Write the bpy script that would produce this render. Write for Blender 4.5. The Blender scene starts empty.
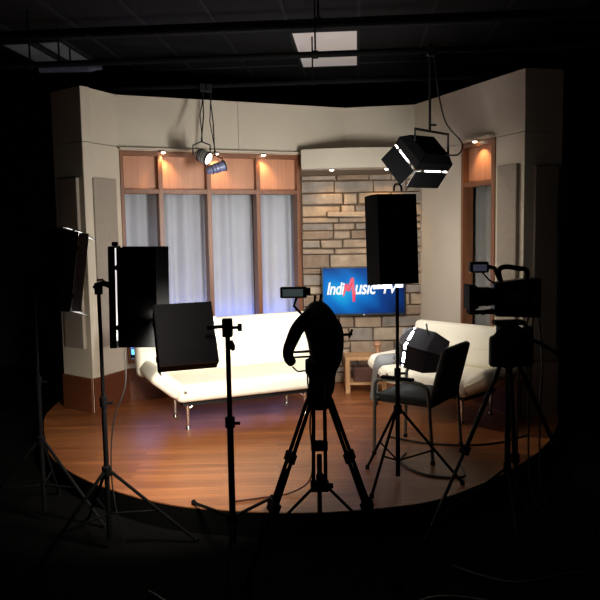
import bpy, bmesh, math, random
from mathutils import Vector, Matrix
random.seed(7)
S = bpy.context.scene
COL = S.collection
PI = math.pi
V = Vector

# ------------------------------------------------------------------ materials
def mat(name, col, rough=.6, metal=0., noise=0., nscale=8., bump=0., bscale=60., spec=.5, emit=None, estr=0., sheen=0., trans=0.):
    m = bpy.data.materials.new(name); m.use_nodes = True
    nt = m.node_tree; b = nt.nodes['Principled BSDF']
    b.inputs['Base Color'].default_value = (*col, 1)
    b.inputs['Roughness'].default_value = rough
    b.inputs['Metallic'].default_value = metal
    b.inputs['Specular IOR Level'].default_value = spec
    tc = nt.nodes.new('ShaderNodeTexCoord')
    if noise:
        n = nt.nodes.new('ShaderNodeTexNoise'); n.inputs['Scale'].default_value = nscale; n.inputs['Detail'].default_value = 5
        nt.links.new(tc.outputs['Object'], n.inputs['Vector'])
        r = nt.nodes.new('ShaderNodeValToRGB')
        r.color_ramp.elements[0].position = .3; r.color_ramp.elements[1].position = .7
        r.color_ramp.elements[0].color = (*[c*(1-noise) for c in col], 1)
        r.color_ramp.elements[1].color = (*[min(1, c*(1+noise)) for c in col], 1)
        nt.links.new(n.outputs['Fac'], r.inputs['Fac']); nt.links.new(r.outputs['Color'], b.inputs['Base Color'])
    if bump:
        n2 = nt.nodes.new('ShaderNodeTexNoise'); n2.inputs['Scale'].default_value = bscale; n2.inputs['Detail'].default_value = 4
        nt.links.new(tc.outputs['Object'], n2.inputs['Vector'])
        bp = nt.nodes.new('ShaderNodeBump'); bp.inputs['Strength'].default_value = bump; bp.inputs['Distance'].default_value = .01
        nt.links.new(n2.outputs['Fac'], bp.inputs['Height']); nt.links.new(bp.outputs['Normal'], b.inputs['Normal'])
    if emit:
        b.inputs['Emission Color'].default_value = (*emit, 1); b.inputs['Emission Strength'].default_value = estr
    return m

def wood(name, c1, c2, axis='Z', rough=.4, scale=3.):
    m = bpy.data.materials.new(name); m.use_nodes = True
    nt = m.node_tree; b = nt.nodes['Principled BSDF']; b.inputs['Roughness'].default_value = rough
    tc = nt.nodes.new('ShaderNodeTexCoord'); mp = nt.nodes.new('ShaderNodeMapping')
    sc = {'X': (scale*.12, scale*4, scale*4), 'Y': (scale*4, scale*.12, scale*4), 'Z': (scale*4, scale*4, scale*.12)}[axis]
    mp.inputs['Scale'].default_value = sc
    n = nt.nodes.new('ShaderNodeTexNoise'); n.inputs['Scale'].default_value = 4; n.inputs['Detail'].default_value = 6; n.inputs['Distortion'].default_value = .6
    r = nt.nodes.new('ShaderNodeValToRGB'); r.color_ramp.elements[0].position = .32; r.color_ramp.elements[1].position = .7
    r.color_ramp.elements[0].color = (*c1, 1); r.color_ramp.elements[1].color = (*c2, 1)
    L = nt.links.new
    L(tc.outputs['Object'], mp.inputs['Vector']); L(mp.outputs['Vector'], n.inputs['Vector']); L(n.outputs['Fac'], r.inputs['Fac']); L(r.outputs['Color'], b.inputs['Base Color'])
    return m

def plank_floor():
    m = bpy.data.materials.new('hardwood_planks'); m.use_nodes = True
    nt = m.node_tree; b = nt.nodes['Principled BSDF']; L = nt.links.new
    tc = nt.nodes.new('ShaderNodeTexCoord'); mp = nt.nodes.new('ShaderNodeMapping')
    mp.inputs['Rotation'].default_value = (0, 0, math.radians(-2))
    L(tc.outputs['Object'], mp.inputs['Vector'])
    br = nt.nodes.new('ShaderNodeTexBrick'); br.offset = .37; br.offset_frequency = 2
    br.inputs['Scale'].default_value = 1; br.inputs['Brick Width'].default_value = .95; br.inputs['Row Height'].default_value = .062
    br.inputs['Mortar Size'].default_value = .0012; br.inputs['Bias'].default_value = 0
    br.inputs['Color1'].default_value = (.20, .062, .018, 1); br.inputs['Color2'].default_value = (.32, .112, .034, 1); br.inputs['Mortar'].default_value = (.10, .03, .01, 1)
    L(mp.outputs['Vector'], br.inputs['Vector'])
    mp2 = nt.nodes.new('ShaderNodeMapping'); mp2.inputs['Scale'].default_value = (1.2, 22, 1); L(tc.outputs['Object'], mp2.inputs['Vector'])
    n = nt.nodes.new('ShaderNodeTexNoise'); n.inputs['Scale'].default_value = 3; n.inputs['Detail'].default_value = 6; L(mp2.outputs['Vector'], n.inputs['Vector'])
    mx = nt.nodes.new('ShaderNodeMixRGB'); mx.blend_type = 'OVERLAY'; mx.inputs['Fac'].default_value = .55
    L(br.outputs['Color'], mx.inputs['Color1']); L(n.outputs['Fac'], mx.inputs['Color2']); L(mx.outputs['Color'], b.inputs['Base Color'])
    n2 = nt.nodes.new('ShaderNodeTexNoise'); n2.inputs['Scale'].default_value = 1.3; n2.inputs['Detail'].default_value = 3; L(tc.outputs['Object'], n2.inputs['Vector'])
    mr = nt.nodes.new('ShaderNodeMapRange'); mr.inputs['To Min'].default_value = .30; mr.inputs['To Max'].default_value = .46
    L(n2.outputs['Fac'], mr.inputs['Value']); L(mr.outputs['Result'], b.inputs['Roughness'])
    b.inputs['Specular IOR Level'].default_value = .5
    return m

def screen_mat():
    m = bpy.data.materials.new('tv_picture'); m.use_nodes = True
    nt = m.node_tree; b = nt.nodes['Principled BSDF']; L = nt.links.new
    tc = nt.nodes.new('ShaderNodeTexCoord')
    sx = nt.nodes.new('ShaderNodeSeparateXYZ'); L(tc.outputs['Object'], sx.inputs[0])
    # radial bright blue on the picture's left, deep blue to the right
    mp = nt.nodes.new('ShaderNodeMapping'); mp.inputs['Location'].default_value = (.30, 0, .02); mp.inputs['Scale'].default_value = (1.45, 0, 2.2)
    L(tc.outputs['Object'], mp.inputs['Vector'])
    ln = nt.nodes.new('ShaderNodeVectorMath'); ln.operation = 'LENGTH'; L(mp.outputs['Vector'], ln.inputs[0])
    w = nt.nodes.new('ShaderNodeTexWave'); w.inputs['Scale'].default_value = 2.2; w.inputs['Distortion'].default_value = 3; w.inputs['Detail'].default_value = 1
    w.bands_direction = 'DIAGONAL'; L(tc.outputs['Object'], w.inputs['Vector'])
    ma = nt.nodes.new('ShaderNodeMath'); ma.operation = 'MULTIPLY_ADD'; ma.inputs[1].default_value = .10
    L(w.outputs['Fac'], ma.inputs[0]); L(ln.outputs['Value'], ma.inputs[2])
    r = nt.nodes.new('ShaderNodeValToRGB'); cr = r.color_ramp
    cr.elements[0].position = .0; cr.elements[0].color = (.012, .50, .85, 1)
    cr.elements[1].position = 1.; cr.elements[1].color = (.002, .012, .07, 1)
    e = cr.elements.new(.35); e.color = (.002, .17, .58, 1)
    e = cr.elements.new(.65); e.color = (.002, .045, .24, 1)
    L(ma.outputs[0], r.inputs['Fac'])
    b.inputs['Base Color'].default_value = (.004, .004, .005, 1); b.inputs['Roughness'].default_value = .3; b.inputs['Specular IOR Level'].default_value = .02
    L(r.outputs['Color'], b.inputs['Emission Color']); b.inputs['Emission Strength'].default_value = 1.0
    return m

M = {}
M['black'] = mat('black_paint', (.006, .006, .0065), .7, bump=.1, spec=.06)
M['black_gloss'] = mat('black_plastic', (.010, .010, .011), .4, spec=.3)
M['cover'] = mat('black_nylon_cover', (.012, .012, .012), .85, bump=.5, bscale=40)
M['dark_metal'] = mat('dark_metal', (.014, .014, .015), .5, metal=.1, spec=.3)
M['grey_panel'] = mat('charcoal_anodised_metal', (.42, .43, .46), .33, metal=.75, bump=.05)
M['silver'] = mat('bare_metal', (.75, .75, .73), .3, metal=1)
M['chrome'] = mat('chrome', (.85, .85, .85), .12, metal=1)
M['door_in'] = mat('silver_reflector', (.72, .72, .72), .45)
M['steel'] = mat('satin_steel', (.55, .53, .48), .4, metal=.5)
M['beige'] = mat('beige_painted_flat', (.60, .53, .42), .8, noise=.04, nscale=2, bump=.08, bscale=90)
M['ivory'] = mat('ivory_painted_soffit', (.56, .505, .40), .75, noise=.03, nscale=2)
M['door_bounce_grey'] = mat('bounce_lit_door', (.36, .37, .39), .5)  # light grey stands in for bounce light on the door's outer face
M['acoustic'] = mat('taupe_fabric_panel', (.33, .28, .225), .95, noise=.06, nscale=30, bump=.3, bscale=200)
M['frame'] = wood('stained_wood_frame', (.15, .055, .022), (.24, .095, .040), 'Z', .4)
M['frame_h'] = wood('stained_wood_rail', (.15, .055, .022), (.24, .095, .040), 'X', .4)
M['veneer'] = wood('maple_veneer', (.50, .22, .115), (.60, .285, .16), 'Z', .45, 2.)
M['base'] = wood('reddish_baseboard', (.10, .028, .012), (.17, .052, .022), 'X', .4)
M['pine'] = wood('light_wood', (.42, .22, .09), (.52, .30, .14), 'Z', .5)
M['dark_wood'] = wood('dark_wood', (.06, .02, .012), (.10, .035, .02), 'X', .5)
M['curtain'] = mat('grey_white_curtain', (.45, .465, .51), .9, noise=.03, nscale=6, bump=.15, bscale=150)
M['curtain_shaded'] = mat('shade_darkened_curtain', (.27, .26, .24), .9, noise=.04, nscale=6)  # darker copy of the curtain colour; the weak grazing light is painted in
M['leather'] = mat('white_leatherette', (.86, .80, .66), .5, noise=.02, nscale=5, bump=.08, bscale=40)
M['piping'] = mat('cream_piping', (.80, .74, .60), .55)
M['chair_cloth'] = mat('charcoal_upholstery', (.035, .038, .036), .9, noise=.15, nscale=60, bump=.3, bscale=250)
M['chair_steel'] = mat('grey_steel_tube', (.16, .165, .15), .4, metal=.7)
M['cloth'] = mat('grey_cloth', (.22, .22, .22), .9, noise=.05, bump=.3, bscale=60)
M['floor'] = plank_floor()
M['riser'] = mat('black_stage_fascia', (.003, .003, .003), .95, spec=.04)
M['studio'] = mat('black_studio_floor', (.0028, .0028, .0028), .95, noise=.3, nscale=3, spec=.04)
M['drape'] = mat('black_drape', (.008, .008, .008), .95)
M['tile'] = mat('black_ceiling_tile', (.018, .018, .019), .95, spec=.1, bump=.3, bscale=120)
M['tbar'] = mat('dark_grid_bar', (.032, .032, .033), .8, spec=.1)
M['pipe'] = mat('black_pipe', (.006, .006, .006), .8, spec=.08)
M['troffer'] = mat('light_diffuser', (.7, .66, .6), .6, emit=(1, .85, .78), estr=.17)
M['troffer_dim'] = mat('faint_glow_diffuser', (.26, .26, .26), .6, emit=(.85, .9, 1), estr=.012)  # the dim panels get a faint glow put into their material
M['screen'] = screen_mat()
M['txt_white'] = mat('screen_white', (0, 0, 0), .4, emit=(1, 1, 1), estr=1.0)
M['txt_red'] = mat('screen_red', (0, 0, 0), .4, emit=(.95, .05, .12), estr=.85)
M['lcd'] = mat('monitor_glass', (.02, .025, .025), .25, emit=(.22, .30, .28), estr=.16)
M['lcd_blue'] = mat('dim_monitor_glass', (.04, .04, .06), .2, emit=(.25, .28, .42), estr=.10)
M['glass'] = mat('lens_glass', (.01, .01, .015), .05, spec=.8)
M['blue_led'] = mat('blue_led', (0, 0, 0), .4, emit=(.12, .55, 1), estr=2.4)
M['cable'] = mat('black_rubber', (.012, .012, .012), .5)
M['red_cable'] = mat('dark_red_cable', (.06, .012, .010), .5)
M['orange'] = mat('orange_plastic', (.55, .2, .06), .5)
M['terracotta'] = mat('terracotta', (.45, .24, .13), .7, noise=.1)
M['fixture_blue'] = mat('blue_black_paint', (.045, .045, .06), .5)
M['tube_blue'] = mat('dark_blue_housing', (.07, .07, .11), .5)
M['label'] = mat('bluish_metal', (.20, .22, .36), .45, metal=.3)
def glow(name, col, s): return mat(name, (.8, .8, .8), .5, emit=col, estr=s)

STONE = [mat('ledgestone_%s' % n, c, .85, noise=.22, nscale=9, bump=.7, bscale=18) for n, c in (
    ('tan', (.34, .25, .175)), ('grey', (.25, .215, .18)), ('cream', (.42, .33, .24)), ('brown', (.22, .155, .105)), ('sand', (.36, .265, .18)))]
M['mortar'] = mat('dark_mortar', (.10, .07, .045), .95)

# ------------------------------------------------------------------ mesh helpers
class MB:
    def __init__(s): s.bm = bmesh.new(); s.mi = 0
    def face(s, vs):
        try: f = s.bm.faces.new(vs); f.material_index = s.mi; return f
        except ValueError: return None
    def box(s, c, size, R=None, bev=0., seg=2):
        hx, hy, hz = [d/2 for d in size]; c = V(c)
        P = [V((x*hx, y*hy, z*hz)) for z in (-1, 1) for y in (-1, 1) for x in (-1, 1)]
        vs = [s.bm.verts.new(c + (R @ p if R else p)) for p in P]
        fs = [s.face([vs[i] for i in q]) for q in ((0, 2, 3, 1), (4, 5, 7, 6), (0, 1, 5, 4), (2, 6, 7, 3), (0, 4, 6, 2), (1, 3, 7, 5))]
        if bev:
            es = list({e for f in fs for e in f.edges})
            bmesh.ops.bevel(s.bm, geom=es, offset=bev, segments=seg, profile=.5, affect='EDGES')
        return s
    def hexa(s, P, bev=0.):
        vs = [s.bm.verts.new(V(p)) for p in P]   # bottom four (ccw), top four
        fs = [s.face([vs[i] for i in q]) for q in ((3, 2, 1, 0), (4, 5, 6, 7), (0, 1, 5, 4), (1, 2, 6, 5), (2, 3, 7, 6), (3, 0, 4, 7))]
        if bev:
            es = list({e for f in fs if f for e in f.edges})
            bmesh.ops.bevel(s.bm, geom=es, offset=bev, segments=2, profile=.5, affect='EDGES')
        return s
    def ring(s, c, t, r, seg, up=None):
        t = t.normalized(); a = up or (V((0, 0, 1)) if abs(t.z) < .9 else V((1, 0, 0)))
        x = t.cross(a).normalized(); y = t.cross(x)
        return [s.bm.verts.new(c + x*(r*math.cos(2*PI*i/seg)) + y*(r*math.sin(2*PI*i/seg))) for i in range(seg)]
    def path(s, pts, r, seg=8, caps=True):
        pts = [V(p) for p in pts]; rs = r if isinstance(r, (list, tuple)) else [r]*len(pts)
        rings = []
        t0 = (pts[1]-pts[0]).normalized()
        x = t0.cross(V((0, 0, 1)) if abs(t0.z) < .9 else V((1, 0, 0))).normalized()
        for i, p in enumerate(pts):
            t = (pts[min(i+1, len(pts)-1)] - pts[max(i-1, 0)]).normalized()
            x = (x - t*x.dot(t)).normalized(); y = t.cross(x)
            rings.append([s.bm.verts.new(p + x*(rs[i]*math.cos(2*PI*k/seg)) + y*(rs[i]*math.sin(2*PI*k/seg))) for k in range(seg)])
        for a, b in zip(rings, rings[1:]):
            for k in range(seg): s.face([a[k], a[(k+1) % seg], b[(k+1) % seg], b[k]])
        if caps: s.face(rings[0][::-1]); s.face(rings[-1])
        return s
    def tube(s, a, b, r, seg=10, r2=None): return s.path([a, b], [r, r if r2 is None else r2], seg)
    def lathe(s, c, axis, prof, seg=20):
        # prof: list of (distance along axis, radius)
        axis = V(axis).normalized(); c = V(c)
        rings = [s.ring(c + axis*d, axis, max(r, 1e-4), seg) for d, r in prof]
        for a, b in zip(rings, rings[1:]):
            for k in range(seg): s.face([a[k], a[(k+1) % seg], b[(k+1) % seg], b[k]])
        s.face(rings[0][::-1]); s.face(rings[-1]); return s
    def prism(s, poly, z0, z1, bev=0.):
        lo = [s.bm.verts.new((x, y, z0)) for x, y in poly]; hi = [s.bm.verts.new((x, y, z1)) for x, y in poly]
        n = len(poly); fs = [s.face(lo[::-1]), s.face(hi)]
        for i in range(n): fs.append(s.face([lo[i], lo[(i+1) % n], hi[(i+1) % n], hi[i]]))
        if bev:
            es = list({e for f in fs if f for e in f.edges})
            bmesh.ops.bevel(s.bm, geom=es, offset=bev, segments=2, profile=.5, affect='EDGES')
        return s
    def build(s, name, m, parent=None, world=False, smooth=False, subsurf=0):
        bmesh.ops.recalc_face_normals(s.bm, faces=s.bm.faces)
        if world and parent is not None: s.bm.transform(WM[parent.name].inverted())
        me = bpy.data.meshes.new(name); s.bm.to_mesh(me); s.bm.free()
        for mm in (m if isinstance(m, list) else [m]): me.materials.append(mm)
        o = bpy.data.objects.new(name, me); COL.objects.link(o)
        if parent is not None:
            o.parent = parent; WM[o.name] = WM[parent.name]
        else: WM[o.name] = Matrix.Identity(4)
        if smooth:
            for p in me.polygons: p.use_smooth = True
            try: me.set_sharp_from_angle(angle=math.radians(40))
            except Exception: pass
        if subsurf:
            md = o.modifiers.new('sub', 'SUBSURF'); md.levels = subsurf; md.render_levels = subsurf
        return o
WM = {}

def tag(o, label=None, cat=None, group=None, kind=None):
    if label: o['label'] = label
    if cat: o['category'] = cat
    if group: o['group'] = group
    if kind: o['kind'] = kind
    return o
def thing(name, label, cat, loc=(0, 0, 0), R=None, rz=None, group=None):
    o = bpy.data.objects.new(name, None); COL.objects.link(o); o.empty_display_size = .1
    mtx = Matrix.Translation(V(loc)) @ ((Matrix.Rotation(rz, 4, 'Z') if rz is not None else (R.to_4x4() if R else Matrix.Identity(4))))
    o.matrix_world = mtx; WM[o.name] = mtx
    return tag(o, label, cat, group)
def struct(o): o['kind'] = 'structure'; return o

def aim_matrix(aim, roll=0.):
    y = V(aim).normalized(); x = y.cross(V((0, 0, 1))).normalized(); z = x.cross(y)
    Mx = Matrix((x, y, z)).transposed()
    return Mx @ Matrix.Rotation(roll, 3, 'Y')

def catmull(pts, n=8):
    pts = [V(p) for p in pts]; out = []
    for i in range(len(pts)-1):
        p0 = pts[max(i-1, 0)]; p1 = pts[i]; p2 = pts[i+1]; p3 = pts[min(i+2, len(pts)-1)]
        for k in range(n):
            t = k/n; out.append(.5*((2*p1)+(p2-p0)*t+(2*p0-5*p1+4*p2-p3)*t*t+(3*p1-p0-3*p2+p3)*t**3))
    return out + [pts[-1]]

# ------------------------------------------------------------------ camera
CZ = 1.72
pitch, roll = math.radians(-5.55), math.radians(1.0)
f = V((0, math.cos(pitch), math.sin(pitch))); r = V((1, 0, 0)); u = r.cross(f)
c_, s_ = math.cos(roll), math.sin(roll)
r2 = c_*r - s_*u; u2 = c_*u + s_*r
cd = bpy.data.cameras.new('camera'); cd.sensor_width = 36; cd.sensor_fit = 'HORIZONTAL'; cd.lens = 36*720/600
cam = bpy.data.objects.new('camera', cd); COL.objects.link(cam)
cam.matrix_world = Matrix.Translation((0, 0, CZ)) @ Matrix((r2, u2, -f)).transposed().to_4x4()
S.camera = cam
cd.clip_start = .05

# ------------------------------------------------------------------ studio shell
ZC = 3.47; ST = .15
def plate(name, x0, x1, y0, y1, z0, z1, m): return struct(MB().box(((x0+x1)/2, (y0+y1)/2, (z0+z1)/2), (x1-x0, y1-y0, z1-z0)).build(name, m))
plate('floor', -4.6, 4.6, -2.6, 9.4, -.1, 0, M['studio'])
plate('wall_west', -4.6, -4.5, -2.5, 9.3, 0, ZC, M['drape'])
plate('wall_east', 4.5, 4.6, -2.5, 9.3, 0, ZC, M['drape'])
plate('wall_north', -4.6, 4.6, 9.3, 9.4, 0, ZC, M['drape'])
plate('wall_south', -4.6, 4.6, -2.6, -2.5, 0, ZC, M['drape'])
# ceiling: tiles with a raised dark grid (one mesh, two materials)
g = math.radians(4.6); gx = V((math.cos(g), -math.sin(g), 0)); gy = V((math.sin(g), math.cos(g), 0)); GO = V((-.046, 6.53, 0))
cb = MB(); cb.box((0, 3.4, ZC+.06), (9.4, 12.2, .1))
cb.mi = 1
Rg = Matrix.Rotation(-g, 3, 'Z')
for k in range(-7, 8):
    c = GO + gx*(k*.6) + gy*(-2.0); cb.box((c.x, c.y, ZC+.004), (.028, 11, .012), Rg)
for k in range(-6, 3):
    c = GO + gy*(k*1.39) + gx*.3; cb.box((c.x, c.y, ZC+.004), (8.6, .028, .012), Rg)
struct(cb.build('ceiling', [M['tile'], M['tbar']]))
# hanging lighting pipes
def pipe(y0, z, rad, label):
    t = thing('lighting_pipe', label, 'pipe', (0, y0, z), Rg)
    MB().tube((-3.9, 0, 0), (3.9, 0, 0), rad, 12).build('pipe', M['pipe'], t, smooth=True)
    for x in (-2.1, .15, 2.3):
        b = MB(); b.tube((x, 0, 0), (x, 0, ZC-z), .008, 6); b.lathe((x-.02, 0, 0), (1, 0, 0), [(0, rad+.008), (.04, rad+.008)], 12)
        b.build('hanger', M['pipe'], t)
pipe(4.82, 3.05, .030, 'black lighting pipe hung under the ceiling, the nearest and thickest of three')
pipe(5.66, 3.05, .024, 'black lighting pipe under the ceiling that crosses in front of the bright ceiling panel')
pipe(6.70, 3.05, .020, 'black lighting pipe nearest the back set walls, carrying the two small spotlights')
# ceiling lights
def troffer(name, label, corner, w, l, m):
    t = thing(name, label, 'ceiling light', corner, Rg)
    MB().box((w/2, l/2, -.012), (w-.03, l-.03, .012)).build('diffuser', m, t)
    b = MB()
    for c, s in (((w/2, 0, -.01), (w, .03, .03)), ((w/2, l, -.01), (w, .03, .03)), ((0, l/2, -.01), (.03, l, .03)), ((w, l/2, -.01), (.03, l, .03))): b.box(c, s)
    b.build('trim_frame', M['tbar'], t)
troffer('ceiling_light', 'lit rectangular ceiling light panel above the set', (GO.x, GO.y, ZC), .6, 1.39, M['troffer'])
for k_, lab_ in ((-2, 'added unseen ceiling light panel over the tripods, for fill light'), (-4, 'added unseen ceiling light panel above the camera position, for fill light')):
    q_ = GO + gy*(1.39*k_); troffer('ceiling_light', lab_, (q_.x, q_.y, ZC), .6, 1.39, M['troffer'])  # unseen panels added for fill light and a reflection on the flat panel
troffer('ceiling_light', 'dim grey ceiling light panel at the left edge, nearer the left wall', (-2.69, 6.75, ZC), .27, .87, M['troffer_dim'])
troffer('ceiling_light', 'dim grey ceiling light panel at upper left, right one of the unlit pair', (-2.35, 6.70, ZC), .24, .80, M['troffer_dim'])

# ------------------------------------------------------------------ stage
edge = [(-2.30, 6.75), (-2.25, 6.2), (-2.13, 5.8), (-1.976, 5.4), (-1.80, 5.0), (-1.56, 4.66), (-1.27, 4.37), (-.91, 4.11), (-.592, 3.975), (-.02, 3.88), (.548, 3.955), (.85, 4.09), (1.277, 4.46), (1.67, 4.93), (1.95, 5.42), (2.15, 5.9), (2.28, 6.5)]
poly = [(p.x, p.y) for p in catmull([(x, y, 0) for x, y in edge], 6)] + [(2.28, 8.0), (-2.3, 8.0)]
struct(MB().prism(poly, .0, ST-.006).build('trim_stage_riser', M['riser']))
struct(MB().prism([(x*.998, y+.004) for x, y in poly], ST-.006, ST).build('floor_stage', M['floor']))

# ------------------------------------------------------------------ set walls
A0, A, B, C_, D, E, E0 = [V((x, y, 0)) for x, y in ((-2.156, 6.46), (-1.82, 6.2), (-1.62, 6.64), (.476, 7.55), (1.19, 7.42), (1.81, 5.82), (2.135, 5.89))]
ZT = 2.96; ZH = 2.47
class Seg:
    def __init__(s, P, Q): s.P = P; s.t = (Q-P).normalized(); s.n = V((s.t.y, -s.t.x, 0)); s.L = (Q-P).length; s.R = Matrix((s.t, -s.n, V((0, 0, 1)))).transposed()
    def w(s, a, n, z): return s.P + s.t*a + s.n*n + V((0, 0, z))
    def box(s, mb, a0, a1, n0, n1, z0, z1, bev=0.): return mb.box(s.w((a0+a1)/2, (n0+n1)/2, (z0+z1)/2), (a1-a0, abs(n1-n0), z1-z0), s.R, bev)
sA0, sAB, sBC, sCD, sDE, sE0 = Seg(A0, A), Seg(A, B), Seg(B, C_), Seg(C_, D), Seg(D, E), Seg(E, E0)
T = .09
def flat(name, seg, rects, m=None):
    b = MB()
    for a0, a1, z0, z1, n in rects: seg.box(b, a0, a1, n-T, n, z0, z1)
    return struct(b.build(name, m or M['beige']))
g_ = .0025
flat('wall_left_return', sA0, [(0, sA0.L, ST, 2.5-g_, 0), (0, sA0.L, 2.5+g_, ZT, 0)])
T = .008
flat('wall_left_wing', sAB, [(0, sAB.L+.004, ST, 2.5-g_, 0), (0, sAB.L+.004, 2.5+g_, ZT, 0)])
T = .09
W0, W1 = 0.0, 1.80
flat('wall_left', sBC, [(-.02, 1.14, ZH, ZT, .012), (1.144, sBC.L+.03, ZH, ZT, .012), (-.02, W0, ST, ZH, 0), (W1, sBC.L+.02, ST, ZH, 0), (W0, W1, ST, .51, 0)])
flat('wall_back', sCD, [(-.02, sCD.L+.03, ST, ZT, 0)])
U0, U1 = .845, 1.345
flat('wall_right', sDE, [(-.03, sDE.L, 2.47+g_, ZT, 0), (-.03, U0, ST, 2.47-g_, 0), (U1, sDE.L, ST, 2.47-g_, 0), (U0, U1, ST, .45, 0)])
flat('wall_right_return', sE0, [(0, sE0.L, ST, 2.47-g_, 0), (0, sE0.L, 2.47+g_, ZT, 0)])
# baseboards
def baseb(name, seg, a0, a1, n=0.):
    b = MB(); seg.box(b, a0, a1, n+.001, n+.022, ST, .46, .004); return struct(b.build(name, M['base']))
baseb('baseboard_left_return', sA0, 0, sA0.L); baseb('baseboard_left_wing', sAB, 0, sAB.L); baseb('baseboard_left', sBC, 0, sBC.L-.45); baseb('baseboard_right', sDE, .16, sDE.L)

# windows: frame + veneer panel + curtain behind
def window(name, seg, a0, a1, mull, zs, zb):
    w = MB(); h = MB(); d0, d1 = -.10, .012
    for m_ in mull: seg.box(w, m_-.022, m_+.022, d0, d1, zs, ZH-.03, .003)
    seg.box(w, a0, a0+.032, d0, d1, zs, ZH-.001, .003); seg.box(w, a1-.05, a1, d0, d1, zs, ZH-.001, .003)
    o = struct(w.build(name, M['frame']))
    seg.box(h, a0+.032, a1-.05, d0, d1-.006, ZH-.045, ZH-.002, .003); seg.box(h, a0+.032, a1-.05, d0, d1-.004, 2.078, 2.122, .003); seg.box(h, a0-.0, a1, d0-.02, d1+.02, zs-.04, zs, .004)
    r_ = h.build('window_rail', M['frame_h'], o)
    v = MB(); seg.box(v, a0+.03, a1-.045, -.07, -.05, 2.12, ZH-.04); v.build('veneer_panel', M['veneer'], o)
    k = MB(); seg.box(k, a0-.2, a1+.15, -.36, -.34, zb, ZH+.1); k.build('backing_board', M['mortar'], o)
    return o
window('window_1', sBC, W0, W1, [.368, .834, 1.335], .55, .40)
window('window_2', sDE, U0, U1, [], .49, .40)
def curtain(seg, a0, a1, z0, label, ph, n0=-.2, m=None):
    b = MB(); n = max(24, int((a1-a0)/.012)); zz = [z0, z0+.5, 1.2, 1.8, 2.3]
    rows = []
    for z in zz:
        row = []
        for i in range(n+1):
            a = a0+(a1-a0)*i/n; k = ph+a*38 + .9*math.sin(a*9+ph)
            amp = .026*(1-.25*(z-z0)/2)
            row.append(b.bm.verts.new(seg.w(a+.006*math.sin(k*.7+z), n0+amp*math.sin(k)+.010*math.sin(k*.43+1.3), z)))
        rows.append(row)
    for r0, r1 in zip(rows, rows[1:]):
        for i in range(n): b.face([r0[i], r0[i+1], r1[i+1], r1[i]])
    o = b.build('curtain', m or M['curtain'], smooth=True)
    md = o.modifiers.new('thick', 'SOLIDIFY'); md.thickness = .004
    return tag(o, label, 'curtain', 'curtains in the set windows')
curtain(sBC, -.12, .385, .61, 'grey-white curtain in the leftmost bay of the wide window, partly behind the barn door light', 0)
curtain(sBC, .39, .85, .61, 'grey-white curtain in the second window bay, left of the small spotlights', 2)
curtain(sBC, .86, 1.345, .61, 'grey-white curtain in the third window bay, behind the white sofa', 4.4)
curtain(sBC, 1.355, 1.90, .61, 'grey-white curtain in the window bay beside the stone wall', 1.1)
curtain(sDE, U0-.2, U1+.12, .50, 'curtain in the narrow window on the right wall, darkened in colour for shade', 3., m=M['curtain_shaded'])
# blue LED bars on the sill
for i, (a0, a1, lab) in enumerate(((.04, .30, 'glowing blue LED bar on the window sill left of the sofa'), (.42, .78, 'blue LED bar on the sill under the second window bay'),
                       (.90, 1.28, 'blue LED bar on the sill under the third window bay'), (1.39, 1.70, 'blue LED bar on the sill beside the stone wall'))):
    p = sBC.w((a0+a1)/2, -.085, .55)
    t = thing('led_bar', lab, 'led light', p, sBC.R, group='blue LED bars on the window sill')
    MB().box((0, 0, .012), (a1-a0, .04, .022), bev=.003).build('housing', M['black'], t)
    if i == 0: MB().box((0, -.006, .048), (a1-a0-.03, .028, .048), bev=.004).build('lens', M['blue_led'], t)
    else: MB().box((0, .004, .03), (a1-a0-.03, .028, .012), bev=.003).build('lens', M['blue_led'], t)
    ld = bpy.data.lights.new('blue_glow', 'AREA'); ld.shape = 'RECTANGLE'; ld.size = a1-a0; ld.size_y = .03; ld.color = (.22, .30, 1); ld.energy = 2.4
    lo = bpy.data.objects.new('blue_glow', ld); COL.objects.link(lo); lo.parent = t
    lo.location = (0, -.0, .076 if i == 0 else .045); lo.rotation_euler = (math.radians(160), 0, 0)

# acoustic panels
def panel(seg, a0, a1, z0, z1, label):
    b = MB(); seg.box(b, a0, a1, .001, .035, z0, z1, .006)
    return tag(b.build('acoustic_panel', M['acoustic']), label, 'wall panel', 'fabric wall panels')
panel(sAB, .08, .385, .72, 2.2, 'tall taupe fabric panel on the left wing wall beside the window')
panel(sA0, .09, .36, .72, 2.2, 'dim fabric panel on the shaded outer return at far left')
panel(sDE, 1.41, 1.66, .62, 2.225, 'tall taupe fabric panel right of the narrow window')
panel(sE0, .08, .29, .62, 2.2, 'almost black fabric panel on the shaded outer return at right')

# soffit over the stone wall (bowed front)
sx0, sx1 = .035, 1.245
fr = [(sx0 + (sx1-sx0)*i/14, 7.13 - .10*math.sin(PI*i/14)) for i in range(15)]
def wall_y(x): return sBC.P.y + (x-sBC.P.x)*(sBC.t.y/sBC.t.x)
struct(MB().prism(fr + [(sx1+.0, 7.27), (sx1-.10, 7.40), (.476, 7.53), (.05, 7.35)], 2.31, 2.50).build('trim_soffit', M['ivory']))

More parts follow.
